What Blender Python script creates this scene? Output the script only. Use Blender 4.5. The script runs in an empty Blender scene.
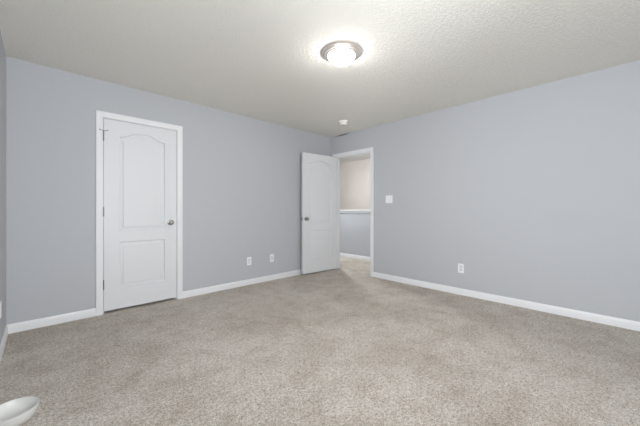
import bpy, bmesh, math
from mathutils import Vector, Matrix
C = bpy.context.scene.collection
S = bpy.context.scene
PI = math.pi

# ------------------------------------------------------------------ camera
H = 2.44                      # ceiling height
XR, YB, XL, YF = 3.8724, 3.7357, -0.2249, -0.75   # inner faces of the bedroom walls
cam = bpy.data.cameras.new('camera')
co = bpy.data.objects.new('camera', cam); C.objects.link(co)
co.location = (0, 0, 1.0947)
co.rotation_euler = (PI/2, 0, -math.radians(43.978))
cam.sensor_width = 36; cam.lens = 288.193/640*36
cam.shift_y = -3.58/640
cam.clip_start = 0.02
S.camera = co

# ------------------------------------------------------------------ world, daylight, exposure
W = bpy.data.worlds.new('sky'); S.world = W; W.use_nodes = True
bgn = W.node_tree.nodes['Background']
bgn.inputs[0].default_value = (0.955, 1.0, 1.035, 1)
bgn.inputs[1].default_value = 16.5
S.view_settings.view_transform = 'Standard'
S.view_settings.look = 'None'
S.view_settings.gamma = 1
S.view_settings.use_curve_mapping = False
S.view_settings.exposure = 0.13
S.cycles.use_denoising = True
S.cycles.max_bounces = 16
S.cycles.diffuse_bounces = 10
S.cycles.sample_clamp_indirect = 8
DOME_EMIT = 44.0
DOME_COL = (1.0, 0.985, 0.95)
HALL_EMIT = 300.0  # strength of the hall lamp added out of view
WINS = [(0.05, 1.45)]      # x span of the added front window
WINL = [(-0.60, 0.90)]     # y span of the added left window
WZ0, WZ1 = 0.75, 2.25
def portal(name, loc, rot, sx, sy):
    l = bpy.data.lights.new(name, 'AREA'); l.shape = 'RECTANGLE'; l.size = sx; l.size_y = sy
    l.cycles.is_portal = True
    o = bpy.data.objects.new(name, l); C.objects.link(o); o.location = loc; o.rotation_euler = rot
for (a, b) in WINS:
    portal('window_portal', ((a+b)/2, YF-0.13, (WZ0+WZ1)/2), (PI/2, 0, 0), b-a, WZ1-WZ0)
for (a, b) in WINL:
    portal('window_portal', (XL-0.13, (a+b)/2, (WZ0+WZ1)/2), (0, -PI/2, 0), WZ1-WZ0, b-a)

# ------------------------------------------------------------------ materials
def srgb(r, g, b):
    f = lambda c: ((c/255+0.055)/1.055)**2.4 if c/255 > 0.04045 else c/255/12.92
    return (f(r), f(g), f(b), 1)
def mat(name, col, rough=0.5, metal=0.0, bump=None, spec=0.5):
    m = bpy.data.materials.new(name); m.use_nodes = True
    n = m.node_tree.nodes; L = m.node_tree.links; b = n['Principled BSDF']
    b.inputs['Base Color'].default_value = col
    b.inputs['Roughness'].default_value = rough
    b.inputs['Metallic'].default_value = metal
    b.inputs['Specular IOR Level'].default_value = spec
    if bump:
        sc, strength, dist = bump
        tc = n.new('ShaderNodeTexCoord'); t = n.new('ShaderNodeTexNoise'); t.inputs['Scale'].default_value = sc
        t.inputs['Detail'].default_value = 3
        L.new(tc.outputs['Object'], t.inputs['Vector'])
        bp = n.new('ShaderNodeBump'); bp.inputs['Strength'].default_value = strength; bp.inputs['Distance'].default_value = dist
        L.new(t.outputs['Fac'], bp.inputs['Height']); L.new(bp.outputs[0], b.inputs['Normal'])
    return m

M = {}
WALLCOL = srgb(185, 187, 191)
M['wall'] = mat('grey_wall_paint', WALLCOL, 0.75, bump=(90, 0.12, 0.002), spec=0.25)
M['hall_upper'] = mat('beige_hall_paint', srgb(220, 211, 204), 0.8, bump=(90, 0.1, 0.002), spec=0.2)
M['trim'] = mat('white_trim_paint', srgb(228, 228, 230), 0.38, spec=0.4)
M['door'] = mat('white_door_paint', srgb(219, 220, 222), 0.42, bump=(240, 0.05, 0.0008), spec=0.4)
M['hallceil'] = mat('white_hall_ceiling', srgb(244, 244, 241), 0.9, bump=(60, 0.3, 0.004))
M['plastic'] = mat('white_plastic', srgb(236, 237, 240), 0.35)
M['plastic_dim'] = mat('shaded_white_plastic_inset', srgb(214, 215, 220), 0.4)  # slightly greyer plastic for receptacles, inserts, toggles and test button
M['ivory'] = mat('smoke_alarm_plastic', srgb(240, 236, 228), 0.45)
M['slot'] = mat('dark_slot', srgb(40, 40, 42), 0.6)
M['nickel'] = mat('satin_nickel', srgb(172, 168, 164), 0.28, 1.0)
M['pan'] = mat('pale_satin_nickel', srgb(214, 206, 200), 0.34, 0.75)
M['hinge'] = mat('brushed_hinge_metal', srgb(150, 150, 150), 0.38, 1.0)
M['screw'] = mat('screw_metal', srgb(190, 190, 190), 0.35, 1.0)
M['bowl'] = mat('white_glazed_bowl', srgb(207, 206, 202), 0.3)
M['rubber'] = mat('white_rubber_tip', srgb(225, 225, 222), 0.6)

# wall right: same paint with a small dark mark near the ceiling and a very faint darker patch
def wall_right_mat():
    m = M['wall'].copy(); m.name = 'grey_wall_paint_scuffed'
    n = m.node_tree.nodes; L = m.node_tree.links; b = n['Principled BSDF']
    tc = n.new('ShaderNodeTexCoord')
    last = None; col = WALLCOL
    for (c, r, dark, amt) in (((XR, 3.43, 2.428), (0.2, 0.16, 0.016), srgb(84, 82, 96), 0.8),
                              ((XR, 0.40, 0.99), (0.2, 0.20, 0.10), srgb(180, 184, 189), 0.3)):
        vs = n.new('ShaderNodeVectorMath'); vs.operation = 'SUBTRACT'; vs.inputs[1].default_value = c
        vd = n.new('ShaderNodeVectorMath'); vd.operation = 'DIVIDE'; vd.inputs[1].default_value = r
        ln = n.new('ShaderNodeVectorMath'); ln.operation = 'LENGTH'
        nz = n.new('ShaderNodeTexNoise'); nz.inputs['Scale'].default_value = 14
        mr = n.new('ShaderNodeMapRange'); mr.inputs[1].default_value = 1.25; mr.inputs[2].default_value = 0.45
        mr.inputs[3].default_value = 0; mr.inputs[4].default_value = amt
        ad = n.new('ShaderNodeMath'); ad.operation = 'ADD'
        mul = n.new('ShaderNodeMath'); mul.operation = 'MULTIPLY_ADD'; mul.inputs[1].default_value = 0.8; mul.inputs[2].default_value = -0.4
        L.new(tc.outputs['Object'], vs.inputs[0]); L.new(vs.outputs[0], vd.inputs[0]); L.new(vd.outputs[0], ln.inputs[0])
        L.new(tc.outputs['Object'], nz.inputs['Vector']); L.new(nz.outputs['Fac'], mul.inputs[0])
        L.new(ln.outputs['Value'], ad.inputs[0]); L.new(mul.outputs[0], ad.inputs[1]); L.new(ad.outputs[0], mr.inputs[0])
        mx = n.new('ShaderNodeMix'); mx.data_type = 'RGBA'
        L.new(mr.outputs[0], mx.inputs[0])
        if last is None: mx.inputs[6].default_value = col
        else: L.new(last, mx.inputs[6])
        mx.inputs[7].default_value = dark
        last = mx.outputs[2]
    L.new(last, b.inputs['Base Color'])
    return m
M['wall_right'] = wall_right_mat()

def ceiling_mat():
    m = mat('knockdown_ceiling', srgb(234, 231, 224), 0.9, spec=0.2)
    n = m.node_tree.nodes; L = m.node_tree.links; b = n['Principled BSDF']
    tc = n.new('ShaderNodeTexCoord')
    v = n.new('ShaderNodeTexNoise'); v.inputs['Scale'].default_value = 52; v.inputs['Detail'].default_value = 4; v.inputs['Roughness'].default_value = 0.55
    v.inputs['Distortion'].default_value = 0.6
    r = n.new('ShaderNodeMapRange'); r.inputs[1].default_value = 0.42; r.inputs[2].default_value = 0.60
    bp = n.new('ShaderNodeBump'); bp.inputs['Strength'].default_value = 0.65; bp.inputs['Distance'].default_value = 0.0042
    L.new(tc.outputs['Object'], v.inputs['Vector']); L.new(v.outputs['Fac'], r.inputs[0])
    L.new(r.outputs[0], bp.inputs['Height']); L.new(bp.outputs[0], b.inputs['Normal'])
    return m
M['ceiling'] = ceiling_mat()

def carpet_mat():
    m = mat('beige_frieze_carpet', (0.4, 0.37, 0.33, 1), 1.0, spec=0.05)
    n = m.node_tree.nodes; L = m.node_tree.links; b = n['Principled BSDF']
    tc = n.new('ShaderNodeTexCoord')
    def noise(scale, detail, rough=0.5, dist=0):
        t = n.new('ShaderNodeTexNoise'); t.inputs['Scale'].default_value = scale; t.inputs['Detail'].default_value = detail
        t.inputs['Roughness'].default_value = rough; t.inputs['Distortion'].default_value = dist
        L.new(tc.outputs['Object'], t.inputs['Vector']); return t
    fine = noise(190, 3, 0.7)            # tufts and their twist
    tuft = noise(75, 3, 0.8, 0.3)       # clumps of tufts
    mixf = n.new('ShaderNodeMath'); mixf.operation = 'ADD'
    L.new(fine.outputs['Fac'], mixf.inputs[0]); L.new(tuft.outputs['Fac'], mixf.inputs[1])
    hf = n.new('ShaderNodeMath'); hf.operation = 'MULTIPLY'; hf.inputs[1].default_value = 0.5
    clump = noise(36, 2, 0.6)            # clumps readable from across the room
    c2 = n.new('ShaderNodeMath'); c2.operation = 'MULTIPLY_ADD'; c2.inputs[1].default_value = 0.30; c2.inputs[2].default_value = -0.15
    L.new(clump.outputs['Fac'], c2.inputs[0])
    mix2 = n.new('ShaderNodeMath'); mix2.operation = 'ADD'
    L.new(mixf.outputs[0], mix2.inputs[0]); L.new(c2.outputs[0], mix2.inputs[1])
    L.new(mix2.outputs[0], hf.inputs[0])
    r1 = n.new('ShaderNodeValToRGB')
    e = r1.color_ramp.elements
    e[0].position = 0.35; e[0].color = srgb(104, 94, 85)
    e[1].position = 0.62; e[1].color = srgb(241, 234, 225)
    k = e.new(0.455); k.color = srgb(181, 171, 161)
    k = e.new(0.52); k.color = srgb(210, 202, 193)
    L.new(hf.outputs[0], r1.inputs[0])
    # soft, irregular patches: shading of pile lying the other way, put into colour
    big = noise(1.5, 4, 0.6, 0.5)
    r2 = n.new('ShaderNodeValToRGB'); e = r2.color_ramp.elements
    e[0].position = 0.34; e[0].color = (0.84, 0.82, 0.79, 1)
    e[1].position = 0.58; e[1].color = (1, 1, 1, 1)
    L.new(big.outputs['Fac'], r2.inputs[0])
    mid = noise(6, 5, 0.65, 0.3)
    r3 = n.new('ShaderNodeValToRGB'); e = r3.color_ramp.elements
    e[0].position = 0.33; e[0].color = (0.83, 0.80, 0.76, 1)
    e[1].position = 0.55; e[1].color = (1, 1, 1, 1)
    L.new(mid.outputs['Fac'], r3.inputs[0])
    last = r1.outputs[0]
    for r in (r2, r3):
        mx = n.new('ShaderNodeMix'); mx.data_type = 'RGBA'; mx.blend_type = 'MULTIPLY'; mx.inputs[0].default_value = 1
        L.new(last, mx.inputs[6]); L.new(r.outputs[0], mx.inputs[7]); last = mx.outputs[2]
    L.new(last, b.inputs['Base Color'])
    bp = n.new('ShaderNodeBump'); bp.inputs['Strength'].default_value = 1.0; bp.inputs['Distance'].default_value = 0.015
    L.new(hf.outputs[0], bp.inputs['Height']); L.new(bp.outputs[0], b.inputs['Normal'])
    b.inputs['Sheen Weight'].default_value = 0.15
    return m
M['carpet'] = carpet_mat()

def dome_mat(name, strength):
    m = mat(name, (0.9, 0.9, 0.9, 1), 0.15)
    n = m.node_tree.nodes; b = n['Principled BSDF']
    b.inputs['Emission Color'].default_value = (*DOME_COL, 1)
    b.inputs['Emission Strength'].default_value = strength
    return m
M['dome'] = dome_mat('lit_frosted_glass', DOME_EMIT)
M['hall_dome'] = dome_mat('lit_frosted_glass_hall', HALL_EMIT)
M['hall_dome'].node_tree.nodes['Principled BSDF'].inputs['Emission Color'].default_value = (0.95, 0.99, 1.0, 1)

def glass_mat():
    m = bpy.data.materials.new('window_glass'); m.use_nodes = True
    n = m.node_tree.nodes; L = m.node_tree.links
    n.remove(n['Principled BSDF'])
    t = n.new('ShaderNodeBsdfTransparent'); g = n.new('ShaderNodeBsdfGlossy'); g.inputs['Roughness'].default_value = 0.02
    f = n.new('ShaderNodeFresnel'); mx = n.new('ShaderNodeMixShader')
    L.new(f.outputs[0], mx.inputs[0]); L.new(t.outputs[0], mx.inputs[1]); L.new(g.outputs[0], mx.inputs[2])
    L.new(mx.outputs[0], n['Material Output'].inputs[0])
    return m
M['glass'] = glass_mat()

# ------------------------------------------------------------------ helpers
def tag(o, label=None, cat=None, group=None, kind=None):
    if label: o['label'] = label
    if cat: o['category'] = cat
    if group: o['group'] = group
    if kind: o['kind'] = kind
    return o
def obj(name, bm, m, parent=None, smooth=False):
    bmesh.ops.recalc_face_normals(bm, faces=bm.faces[:])
    me = bpy.data.meshes.new(name); bm.to_mesh(me); bm.free()
    for mm in (m if isinstance(m, (list, tuple)) else [m]): me.materials.append(mm)
    if smooth:
        for p in me.polygons: p.use_smooth = True
        me.set_sharp_from_angle(angle=math.radians(35))
    o = bpy.data.objects.new(name, me); C.objects.link(o)
    if parent: o.parent = parent
    return o
def box(bm, x0, x1, y0, y1, z0, z1, bev=0):
    r = bmesh.ops.create_cube(bm, size=1, matrix=Matrix.Translation(((x0+x1)/2, (y0+y1)/2, (z0+z1)/2)) @ Matrix.Diagonal((x1-x0, y1-y0, z1-z0, 1)))
    if bev:
        vs = r['verts']; es = list({e for v in vs for e in v.link_edges})
        bmesh.ops.bevel(bm, geom=es, offset=bev, segments=2, affect='EDGES', profile=0.5)
def lathe(bm, prof, seg=48, mtx=Matrix()):
    """prof: (r, z) pairs; revolved about z"""
    rings = []
    for r, z in prof:
        if r < 1e-6: rings.append([bm.verts.new(mtx @ Vector((0, 0, z)))])
        else: rings.append([bm.verts.new(mtx @ Vector((r*math.cos(2*PI*k/seg), r*math.sin(2*PI*k/seg), z))) for k in range(seg)])
    for a, b in zip(rings, rings[1:]):
        for k in range(seg):
            k2 = (k+1) % seg
            if len(a) == 1 and len(b) == 1: continue
            if len(a) == 1: bm.faces.new((a[0], b[k], b[k2]))
            elif len(b) == 1: bm.faces.new((a[k], b[0], a[k2]))
            else: bm.faces.new((a[k], b[k], b[k2], a[k2]))
def sweep(bm, path, prof, frame):
    """path of corner points with a mitred profile. path: list of (p, out-vector for u already mitred); prof: (u, t); frame: t direction"""
    rings = []
    for p, u in path:
        rings.append([bm.verts.new(p + u*a + frame*t) for a, t in prof])
    n = len(prof)
    for A, B in zip(rings, rings[1:]):
        for k in range(n): bm.faces.new((A[k], A[(k+1) % n], B[(k+1) % n], B[k]))
    bm.faces.new(rings[0]); bm.faces.new(list(reversed(rings[-1])))

# ------------------------------------------------------------------ room shell
HX0, HX1, HXW = 3.99, 5.03, 6.28        # hall side of bedroom wall, half wall face, beige wall face
HY0, HY1 = 0.6, 7.2
D1a, D1b, D1z = 0.461, 1.182, 2.052    # closet door clear opening
D2a, D2b, D2z = 2.826, 3.604, 2.045   # hall door clear opening
def struct(name, bm, m, label, cat, parent=None, smooth=False):
    o = obj(name, bm, m, parent, smooth)
    return tag(o, label, cat, kind='structure')

bm = bmesh.new(); box(bm, XL-0.12, HXW+0.12, YF-0.12, HY1+0.12, -0.1, 0)
struct('floor', bm, M['carpet'], 'light beige speckled carpet running from bedroom into hallway', 'carpet')
bm = bmesh.new(); box(bm, XL-0.12, (XR+HX0)/2, YF-0.12, YB+0.12, H, H+0.12)
struct('ceiling', bm, M['ceiling'], 'textured off-white bedroom ceiling above the grey walls', 'ceiling')
bm = bmesh.new(); box(bm, (XR+HX0)/2, HXW+0.12, HY0-0.12, HY1+0.12, H, H+0.12); 
struct('ceiling_hall', bm, M['hallceil'], 'white ceiling of the hallway seen through the open doorway', 'ceiling')

bm = bmesh.new()
ys = [YF] + [v for w in WINL for v in w] + [YB]
for k in range(0, len(ys), 2): box(bm, XL-0.12, XL, ys[k], ys[k+1], 0, H)
for (a, b) in WINL: box(bm, XL-0.12, XL, a, b, 0, WZ0); box(bm, XL-0.12, XL, a, b, WZ1, H)
struct('wall_left', bm, M['wall'], 'narrow sliver of pale grey wall at the far left edge', 'wall')
bm = bmesh.new()
J = 0.018
box(bm, XL-0.12, D1a-J, YB, YB+0.12, 0, H); box(bm, D1b+J, XR+0.118, YB, YB+0.12, 0, H); box(bm, D1a-J, D1b+J, YB, YB+0.12, D1z+J, H)
struct('wall_back', bm, M['wall'], 'blue-grey painted wall holding the closed white closet door', 'wall')
bm = bmesh.new()
box(bm, XR, HX0, YF, D2a-J, 0, H); box(bm, XR, HX0, D2b+J, YB, 0, H); box(bm, XR, HX0, D2a-J, D2b+J, D2z+J, H)
struct('wall_right', bm, M['wall_right'], 'blue-grey painted wall with the open doorway and light switch', 'wall')
bm = bmesh.new()
xs = [XL-0.12] + [v for w in WINS for v in w] + [XR+0.118]
for k in range(0, len(xs), 2): box(bm, xs[k], xs[k+1], YF-0.12, YF, 0, H)
for (a, b) in WINS: box(bm, a, b, YF-0.12, YF, 0, WZ0); box(bm, a, b, YF-0.12, YF, WZ1, H)
struct('wall_front', bm, M['wall'], 'blue-grey wall with a window behind the viewpoint', 'wall')
# closet interior behind the shut door
bm = bmesh.new()
box(bm, D1a-0.6, D1a-0.5, YB+0.12, YB+0.8, 0, H); box(bm, D1b+0.5, D1b+0.6, YB+0.12, YB+0.8, 0, H); box(bm, D1a-0.6, D1b+0.6, YB+0.8, YB+0.9, 0, H)
box(bm, D1a-0.6, D1b+0.6, YB+0.12, YB+0.9, H, H+0.1)
struct('wall_closet', bm, M['wall'], 'closet interior walls behind the closed white door', 'wall')
# hallway
bm = bmesh.new(); box(bm, HXW, HXW+0.12, HY0, HY1, 0, H)
struct('wall_hall_far', bm, M['hall_upper'], 'beige upper wall across the stairwell beyond the doorway', 'wall')
bm = bmesh.new(); box(bm, HX1, HX1+0.12, HY0, HY1, 0, 1.02)
struct('wall_hall_half', bm, M['wall'], 'low blue-grey half wall across the hallway beyond the doorway', 'wall')
bm = bmesh.new(); box(bm, HX0, HXW+0.12, HY0-0.12, HY0, 0, H); box(bm, HX0, HXW+0.12, HY1, HY1+0.12, 0, H)
box(bm, HX0, HX0+0.1, YB+0.12, HY1, 0, H)
struct('wall_hall_end', bm, M['wall'], 'grey end walls of the hallway hidden beyond the doorway', 'wall')
# half wall cap: rounded board over a small apron moulding
bm = bmesh.new()
box(bm, HX1-0.03, HX1+0.15, HY0, HY1, 1.062, 1.084, 0.006)
box(bm, HX1-0.012, HX1+0.132, HY0, HY1, 1.012, 1.063, 0.003)
struct('trim_3', bm, M['trim'], 'white wooden cap on top of the hallway half wall', 'trim')

# baseboards: profile (z up, thickness off the wall)
BB = [(0, 0), (0, 0.012), (0.058, 0.012), (0.067, 0.010), (0.073, 0.0065), (0.079, 0.005), (0.081, 0)]
def baseboard(name, segs, label):
    bm = bmesh.new()
    for (a, b, nrm, m0, m1) in segs:       # m0/m1: mitre amount at each end (in units of thickness)
        a = Vector((*a, 0)); b = Vector((*b, 0)); nrm = Vector((*nrm, 0)); d = (b-a).normalized()
        A = [bm.verts.new(a + Vector((0, 0, z)) + nrm*t + d*t*m0) for z, t in BB]
        B = [bm.verts.new(b + Vector((0, 0, z)) + nrm*t - d*t*m1) for z, t in BB]
        n = len(BB)
        for k in range(n): bm.faces.new((A[k], A[(k+1) % n], B[(k+1) % n], B[k]))
        bm.faces.new(A); bm.faces.new(B[::-1])
    struct(name, bm, M['trim'], label, 'baseboard', smooth=True)
CW = 0.057     # casing width
RV = 0.005     # reveal
baseboard('baseboard_left', [((XL, YF), (XL, YB), (1, 0), 1, 1)], 'white baseboard along the sliver of wall at far left')
baseboard('baseboard_back', [((XL, YB), (D1a-CW-RV+0.003, YB), (0, -1), 1, 0), ((D1b+CW+RV-0.003, YB), (XR, YB), (0, -1), 0, 1)], 'white baseboard either side of the closed closet door')
baseboard('baseboard_right', [((XR, YF), (XR, D2a-CW-RV+0.003), (-1, 0), 1, 0)], 'long white baseboard along the wall right of the doorway')
baseboard('baseboard_front', [((XL, YF), (XR, YF), (0, 1), 1, 1)], 'white baseboard under the windows behind the viewpoint')
baseboard('baseboard_hall', [((HX1, HY0), (HX1, HY1), (-1, 0), 0, 0)], 'white baseboard at the foot of the hallway half wall')

# casings + jambs.  colonial profile: (distance out from the opening, thickness)
CP = [(0, 0), (0, 0.008), (0.006, 0.0105), (0.016, 0.0115), (0.020, 0.0105), (0.030, 0.013), (0.045, 0.0165), (0.052, 0.018), (0.056, 0.017), (CW, 0.013), (CW, 0)]
def casing(bm, a, b, z, to3, frame):
    """a,b: opening edges along the wall axis; to3(s, z) -> Vector; frame: off the wall"""
    a -= RV; b += RV; z += RV
    s0 = to3(0, 0); du = to3(1, 0) - s0; dz = Vector((0, 0, 1))
    path = [(to3(a, 0), -du), (to3(a, z), -du+dz), (to3(b, z), du+dz), (to3(b, 0), du)]
    sweep(bm, path, CP, frame)
def jamb_box(bm, axis, a, b, z, d0, d1):
    # three boards lining the opening + stop strips
    def bx(s0, s1, z0, z1, e0=d0, e1=d1):
        if axis == 'x': box(bm, s0, s1, e0, e1, z0, z1)
        else: box(bm, e0, e1, s0, s1, z0, z1)
    bx(a-J, a, 0, z); bx(b, b+J, 0, z); bx(a-J, b+J, z, z+J)
    return bx
bm = bmesh.new()
casing(bm, D1a, D1b, D1z, lambda s, z: Vector((s, YB, z)), Vector((0, -1, 0)))
bx = jamb_box(bm, 'x', D1a, D1b, D1z, YB, YB+0.12)
for s in ((D1a, D1a+0.012), (D1b-0.012, D1b)): bx(s[0], s[1], 0, D1z, YB+0.040, YB+0.07)
bx(D1a, D1b, D1z-0.012, D1z, YB+0.040, YB+0.07)
struct('trim_1', bm, M['trim'], 'white moulded casing framing the closed closet door', 'door frame', smooth=True)
bm = bmesh.new()
casing(bm, D2a, D2b, D2z, lambda s, z: Vector((XR, s, z)), Vector((-1, 0, 0)))
casing(bm, D2a, D2b, D2z, lambda s, z: Vector((HX0, s, z)), Vector((1, 0, 0)))
bx = jamb_box(bm, 'y', D2a, D2b, D2z, XR, HX0)
for s in ((D2a, D2a+0.012), (D2b-0.012, D2b)): bx(s[0], s[1], 0, D2z, XR+0.040, XR+0.075)
bx(D2a, D2b, D2z-0.012, D2z, XR+0.040, XR+0.075)
struct('trim_2', bm, M['trim'], 'white moulded casing around the open hallway doorway', 'door frame', smooth=True)

# ------------------------------------------------------------------ unseen windows added behind the viewpoint to supply daylight
wl = [(((a+b)/2, YF-0.06, WZ0), 0, b-a, 'white double-hung window in the wall behind the viewpoint') for a, b in WINS]
wl += [((XL-0.06, (a+b)/2, WZ0), -PI/2, b-a, 'white double-hung window in the left wall beside the viewpoint') for a, b in WINL]
for i, (loc, rz, ww, lab) in enumerate(wl):
    a, b = 0, ww
    w = bpy.data.objects.new('window_%d' % (i+1), None); C.objects.link(w); w.location = loc; w.rotation_euler = (0, 0, rz)
    tag(w, lab, 'window', kind='structure')
    hw = (b-a)/2; hh = WZ1-WZ0
    bm = bmesh.new(); t = 0.05
    box(bm, -hw, -hw+t, -0.05, 0.05, 0, hh); box(bm, hw-t, hw, -0.05, 0.05, 0, hh)
    box(bm, -hw+t, hw-t, -0.05, 0.05, 0, t); box(bm, -hw+t, hw-t, -0.05, 0.05, hh-t, hh); box(bm, -hw+t, hw-t, -0.03, 0.02, hh/2-0.025, hh/2+0.025)
    fr = obj('window_frame', bm, M['trim'], w)
    bm = bmesh.new(); box(bm, -hw+t, hw-t, -0.012, -0.006, t, hh/2-0.025); obj('pane', bm, M['glass'], w)
    bm = bmesh.new(); box(bm, -hw+t, hw-t, -0.012, -0.006, hh/2+0.025, hh-t); obj('pane', bm, M['glass'], w)
    bm = bmesh.new(); box(bm, -hw-0.04, hw+0.04, 0.05, 0.11, -0.03, 0.0, 0.004); obj('window_sill', bm, M['trim'], w)

# ------------------------------------------------------------------ doors
def offset_loop(pts, d):
    """inset a counter-clockwise closed loop by d"""
    n = len(pts); out = []
    for i in range(n):
        p0, p, p1 = pts[i-1], pts[i], pts[(i+1) % n]
        e0 = (p-p0).normalized(); e1 = (p1-p).normalized()
        n0 = Vector((-e0.y, e0.x)); n1 = Vector((-e1.y, e1.x))
        m = n0+n1; k = m.length_squared
        out.append(p + m*(2*d/k))
    return out
def panel_loops(w):
    """w slab width; two raised panels, the upper with a cathedral arch"""
    xa, xb = 0.1345, w-0.131
    lo = [Vector((xa, 0.226)), Vector((xb, 0.226)), Vector((xb, 0.718)), Vector((xa, 0.718))]
    zs, zp = 1.855, 1.915
    up = [Vector((xa, 0.838)), Vector((xb, 0.838)), Vector((xb, zs))]
    N = 28; c = (xa+xb)/2; hw = (xb-xa)/2
    for k in range(1, N):
        s = 1-2*k/N
        q = min(1, max(0, (1-abs(s)-0.06)/0.76))       # short flat shoulders, cathedral curve between
        up.append(Vector((c+s*hw, zs+(zp-zs)*(1-math.cos(q*PI))/2)))
    up.append(Vector((xa, zs)))
    return [lo, up]
RINGS = [(0.0, 0.0), (0.0015, 0.005), (0.005, 0.0115), (0.011, 0.0135), (0.018, 0.0130), (0.033, 0.0065), (0.039, 0.0055), (0.0405, 0.0015), (0.048, 0.0012)]
def slab_bm(w, h, th):
    """local: x 0..w from hinge side, y=0 front face (faces -y), y=th back, z 0..h"""
    bm = bmesh.new()
    for face in (0, 1):
        Y = (lambda d: d) if face == 0 else (lambda d: th-d)
        oc = [bm.verts.new((x, Y(0), z)) for x, z in ((0, 0), (w, 0), (w, h), (0, h))]
        edges = [bm.edges.new((oc[k], oc[(k+1) % 4])) for k in range(4)]
        for lp in panel_loops(w):
            prev = None
            for d, dep in RINGS:
                ring = [bm.verts.new((p.x, Y(dep), p.y)) for p in offset_loop(lp, d)]
                n = len(ring)
                if prev is None: edges += [bm.edges.new((ring[k], ring[(k+1) % n])) for k in range(n)]
                else:
                    for k in range(n): bm.faces.new((prev[k], prev[(k+1) % n], ring[(k+1) % n], ring[k]))
                prev = ring
            bm.faces.new(prev)
        bmesh.ops.triangle_fill(bm, edges=edges, use_beauty=True)
        if face == 0: f0 = oc
        else: f1 = oc
    for k in range(4): bm.faces.new((f0[k], f0[(k+1) % 4], f1[(k+1) % 4], f1[k]))
    return bm
# rosette, neck and ball of a knob, axis along z (0 = door face)
KP = [(0, 0), (0.033, 0), (0.033, 0.004), (0.030, 0.008), (0.018, 0.010), (0.0125, 0.013), (0.0115, 0.024), (0.0135, 0.029), (0.021, 0.033),
      (0.0265, 0.040), (0.0280, 0.047), (0.0265, 0.054), (0.0215, 0.060), (0.013, 0.0635), (0.006, 0.0642), (0, 0.0642)]
def knob(parent, x, z, y, face, name='door_knob', scale=1.0):
    bm = bmesh.new()
    R = Matrix.Rotation(PI/2 if face < 0 else -PI/2, 4, 'X')
    lathe(bm, KP, 40, Matrix.Translation((x, y, z)) @ R @ Matrix.Diagonal((1, 1, scale, 1)))
    return obj(name, bm, M['nickel'], parent, smooth=True)
def hinge(parent, x, z, y, stop=False, leaf_dir=1):
    bm = bmesh.new()
    for k in range(5): lathe(bm, [(0, -0.044+k*0.0177), (0.0062, -0.0435+k*0.0177), (0.0062, -0.0275+k*0.0177), (0, -0.027+k*0.0177)], 16, Matrix.Translation((x, y, z)))
    lathe(bm, [(0, 0.044), (0.005, 0.0445), (0.0065, 0.048), (0.003, 0.052), (0, 0.0525)], 16, Matrix.Translation((x, y, z)))
    lathe(bm, [(0, -0.052), (0.003, -0.0515), (0.0065, -0.047), (0.005, -0.0445), (0, -0.044)], 16, Matrix.Translation((x, y, z)))
    h = obj('hinge', bm, M['hinge'], parent, smooth=True)
    if stop:
        bm = bmesh.new()
        for s in (-1, 1):
            mt = Matrix.Translation((x, y-0.004, z+0.055)) @ Matrix.Rotation(s*math.radians(80), 4, 'Y') @ Matrix.Rotation(math.radians(12), 4, 'X')
            lathe(bm, [(0, 0), (0.0035, 0.001), (0.0035, 0.030), (0.007, 0.031), (0.007, 0.038), (0, 0.039)], 14, mt)
        lathe(bm, [(0, -0.006), (0.008, -0.006), (0.008, 0.004), (0, 0.004)], 16, Matrix.Translation((x, y, z+0.055)))
        tag(obj('door_stop', bm, M['hinge'], h, smooth=True), 'small metal hinge pin door stop with two arms')
    return h

# door_1: shut closet door, opens into the room, hinges on the left
w1 = D1b-D1a-0.007
bm = slab_bm(w1, 2.022, 0.035)
d1 = obj('door_1', bm, M['door'], None, smooth=True)
d1.location = (D1a+0.004, YB+0.003, 0.026)
tag(d1, 'closed white two-panel arched closet door in the left wall', 'door', kind='structure')
knob(d1, w1-0.070, 0.914, 0.0, -1)
for k, z in enumerate((1.835, 1.045, 0.28)): hinge(d1, -0.0015, z, -0.007, stop=(k == 0))
bm = bmesh.new(); box(bm, w1-0.0018, w1+0.0022, 0.0005, 0.03, 0.885, 0.945); obj('latch_plate', bm, M['hinge'], d1)

# door_2: open hall door, folded back towards the left wall
w2 = 0.762
bm = slab_bm(w2, 2.022, 0.035)
d2 = obj('door_2', bm, M['door'], None, smooth=True)
hx, hy = XR-0.007, D2b-0.007
d2.location = (hx, hy, 0.02)
d2.rotation_euler = (0, 0, PI-math.radians(5.0))
tag(d2, 'open white two-panel arched door swung back beside the hallway doorway', 'door', kind='structure')
knob(d2, w2-0.070, 0.914, 0.035, 1)
knob(d2, w2-0.070, 0.914, 0.0, -1, scale=0.9)
bm = bmesh.new(); box(bm, w2-0.001, w2+0.0015, 0.005, 0.030, 0.885, 0.943)
box(bm, w2, w2+0.009, 0.011, 0.024, 0.905, 0.923, 0.002); obj('latch_plate', bm, M['hinge'], d2)
for z in (1.835, 1.045, 0.28): hinge(d2, 0.0, z, -0.006)

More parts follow.
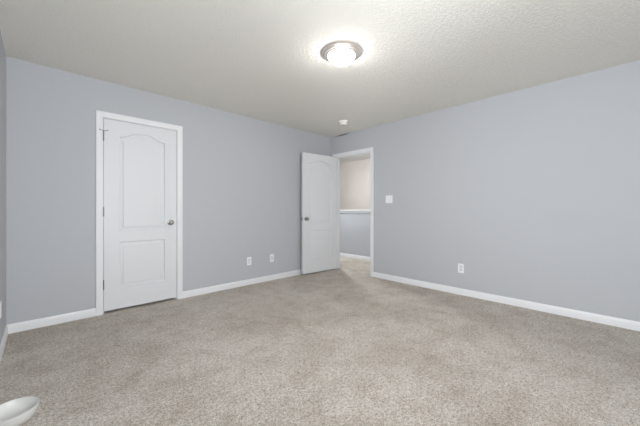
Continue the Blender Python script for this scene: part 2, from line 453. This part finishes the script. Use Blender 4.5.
# ------------------------------------------------------------------ ceiling light
def ceiling_light(loc, dome, label, group):
    r = bpy.data.objects.new('ceiling_light', None); C.objects.link(r); r.location = loc
    tag(r, label, 'ceiling light', group)
    bm = bmesh.new()   # stepped nickel pan
    lathe(bm, [(0, 0), (0.168, 0), (0.173, -0.003), (0.174, -0.007), (0.170, -0.011), (0.156, -0.014), (0.147, -0.015), (0.144, -0.021), (0.136, -0.025),
               (0.128, -0.026), (0.125, -0.031), (0.119, -0.034), (0.113, -0.032), (0.109, -0.022), (0, -0.022)], 72)
    obj('metal_pan', bm, M['pan'], r, smooth=True)
    bm = bmesh.new()   # mushroom shaped frosted glass
    pr = [(0.107, -0.026)]
    for k in range(1, 15):
        a = k/14*PI/2
        pr.append((0.112*math.cos(a)**0.9 if k < 14 else 0, -0.031-0.066*math.sin(a)))
    lathe(bm, pr, 64)
    obj('glass_dome', bm, dome, r, smooth=True)
    return r
ceiling_light((1.846, 1.650, H), M['dome'], 'lit round nickel ceiling light on the bedroom ceiling', None)
ceiling_light((4.50, 4.36, H), M['hall_dome'], 'round ceiling light in the hallway out of sight', None)  # unseen lamp, added to brighten the hall

# smoke detector
r = bpy.data.objects.new('smoke_detector', None); C.objects.link(r); r.location = (3.325, 2.925, H); r.scale = (1.1, 1.1, 1.1)
tag(r, 'small round white smoke detector on the ceiling near the corner', 'smoke detector')
bm = bmesh.new(); lathe(bm, [(0, 0), (0.070, 0), (0.071, -0.003), (0.069, -0.010), (0.064, -0.011), (0, -0.011)], 48)
obj('mounting_base', bm, M['ivory'], r, smooth=True)
bm = bmesh.new(); lathe(bm, [(0, -0.010), (0.061, -0.011), (0.060, -0.020), (0.055, -0.032), (0.050, -0.040), (0.043, -0.046), (0.030, -0.049), (0, -0.050)], 48)
cv = obj('cover', bm, M['ivory'], r, smooth=True)
bm = bmesh.new()
for k in range(24):
    a = 2*PI*k/24
    bmesh.ops.create_cube(bm, size=1, matrix=Matrix.Rotation(a, 4, 'Z') @ Matrix.Translation((0.0575, 0, -0.0255)) @ Matrix.Rotation(math.radians(23), 4, 'Y') @ Matrix.Diagonal((0.003, 0.009, 0.004, 1)))
obj('vent_slots', bm, M['slot'], cv)
bm = bmesh.new(); lathe(bm, [(0, -0.049), (0.010, -0.0492), (0.009, -0.0515), (0, -0.052)], 20)
obj('test_button', bm, M['plastic_dim'], cv, smooth=True)

# ------------------------------------------------------------------ wall plates.  local: x along wall, z up, -y out of the wall
def plate_root(name, loc, rz, label, cat, group=None):
    r = bpy.data.objects.new(name, None); C.objects.link(r); r.location = loc; r.rotation_euler = (0, 0, rz)
    tag(r, label, cat, group); return r
def plate(r, w, h, openings):
    bm = bmesh.new()
    o = [(-w/2, -h/2), (w/2, -h/2), (w/2, h/2), (-w/2, h/2)]
    back = [bm.verts.new((x, 0, z)) for x, z in o]
    mid = [bm.verts.new((x, -0.003, z)) for x, z in o]
    fr = [bm.verts.new((x-math.copysign(0.004, x), -0.0062, z-math.copysign(0.004, z))) for x, z in o]
    for A, B in ((back, mid), (mid, fr)):
        for k in range(4): bm.faces.new((A[k], A[(k+1) % 4], B[(k+1) % 4], B[k]))
    edges = [bm.edges.get((fr[k], fr[(k+1) % 4])) for k in range(4)]
    for (cx, cz, ow, oh) in openings:
        q = [(cx-ow/2, cz-oh/2), (cx+ow/2, cz-oh/2), (cx+ow/2, cz+oh/2), (cx-ow/2, cz+oh/2)]
        a = [bm.verts.new((x, -0.0062, z)) for x, z in q]; b = [bm.verts.new((x, -0.002, z)) for x, z in q]
        edges += [bm.edges.new((a[k], a[(k+1) % 4])) for k in range(4)]
        for k in range(4): bm.faces.new((a[k], a[(k+1) % 4], b[(k+1) % 4], b[k]))
        bm.faces.new(b)
    bmesh.ops.triangle_fill(bm, edges=edges, use_beauty=True)
    return obj('cover_plate', bm, M['plastic'], r)
def screw(parent, x, z):
    bm = bmesh.new(); lathe(bm, [(0, 0), (0.0032, 0), (0.0028, 0.0012), (0, 0.0015)], 14, Matrix.Translation((x, -0.006, z)) @ Matrix.Rotation(PI/2, 4, 'X'))
    obj('screw', bm, M['screw'], parent, smooth=True)
def outlet(loc, rz, label):
    r = plate_root('wall_outlet', loc, rz, label, 'outlet', None)
    p = plate(r, 0.072, 0.117, [(0, 0.0195, 0.035, 0.029), (0, -0.0195, 0.035, 0.029)])
    for cz in (0.0195, -0.0195):
        bm = bmesh.new(); box(bm, -0.0165, 0.0165, -0.0074, -0.002, cz-0.0138, cz+0.0138, 0.0015)
        s = obj('receptacle', bm, M['plastic_dim'], r)
        bm = bmesh.new()
        box(bm, -0.0075, -0.0055, -0.0077, -0.006, cz-0.001, cz+0.008); box(bm, 0.0055, 0.0072, -0.0077, -0.006, cz, cz+0.007)
        lathe(bm, [(0, 0), (0.0026, 0), (0.0026, 0.0017), (0, 0.0017)], 14, Matrix.Translation((0, -0.006, cz-0.0075)) @ Matrix.Rotation(PI/2, 4, 'X'))
        obj('slots', bm, M['slot'], s)
    screw(r, 0, 0)
    return r
def cable_plate(loc, rz, label):
    r = plate_root('cable_outlet', loc, rz, label, 'outlet')
    plate(r, 0.072, 0.117, [(0, 0, 0.034, 0.068)])
    bm = bmesh.new(); box(bm, -0.0160, 0.0160, -0.0070, -0.002, -0.033, 0.033, 0.001); s = obj('insert', bm, M['plastic_dim'], r)
    bm = bmesh.new()
    lathe(bm, [(0, 0), (0.0055, 0), (0.0055, 0.003), (0.0042, 0.0035), (0.0042, 0.009), (0.0012, 0.009), (0.0012, 0.006), (0, 0.006)], 18, Matrix.Translation((0, -0.0070, 0.0)) @ Matrix.Rotation(PI/2, 4, 'X'))
    obj('coaxial_jack', bm, M['hinge'], s, smooth=True)
    screw(r, 0, 0.048); screw(r, 0, -0.048)
    return r
outlet((2.170, YB, 0.342), 0, 'white wall outlet left of its pair, on the wall between the two doors')
cable_plate((2.566, YB, 0.340), 0, 'white cable plate right of its pair, nearest the open door')
outlet((XR, 1.406, 0.339), -PI/2, 'white wall outlet low on the wall right of the doorway')
outlet((XL, 3.215, 0.345), PI/2, 'white wall outlet seen edge-on on the far left wall')
# two-gang switch beside the doorway
r = plate_root('light_switch', (XR, 2.470, 1.252), -PI/2, 'white double light switch on the wall right of the doorway', 'light switch')
plate(r, 0.117, 0.117, [(-0.023, 0, 0.012, 0.026), (0.023, 0, 0.012, 0.026)])
for sx, up in ((-0.023, 1), (0.023, -1)):
    bm = bmesh.new()
    bmesh.ops.create_cube(bm, size=1, matrix=Matrix.Translation((sx, -0.010, up*0.004)) @ Matrix.Rotation(up*math.radians(28), 4, 'X') @ Matrix.Diagonal((0.0095, 0.020, 0.0105, 1)))
    bmesh.ops.bevel(bm, geom=bm.edges[:], offset=0.0015, segments=2, affect='EDGES')
    obj('toggle', bm, M['plastic_dim'], r)
    for z in (0.030, -0.030): screw(r, sx, z)

# ------------------------------------------------------------------ white bowl on the carpet by the left wall
bm = bmesh.new()
lathe(bm, [(0, 0.005), (0.044, 0.005), (0.046, 0.000), (0.058, 0.000), (0.068, 0.004), (0.080, 0.013), (0.090, 0.027), (0.0965, 0.044), (0.0995, 0.060), (0.1005, 0.068), (0.1000, 0.0715),
           (0.0975, 0.0725), (0.0945, 0.070), (0.0910, 0.061), (0.084, 0.046), (0.072, 0.033), (0.055, 0.026), (0.030, 0.022), (0, 0.021)], 72)
b = obj('bowl', bm, M['bowl'], None, smooth=True)
b.location = (-0.109, 2.160, 0.0)
tag(b, 'shallow round white bowl lying on the carpet beside the left wall', 'bowl')
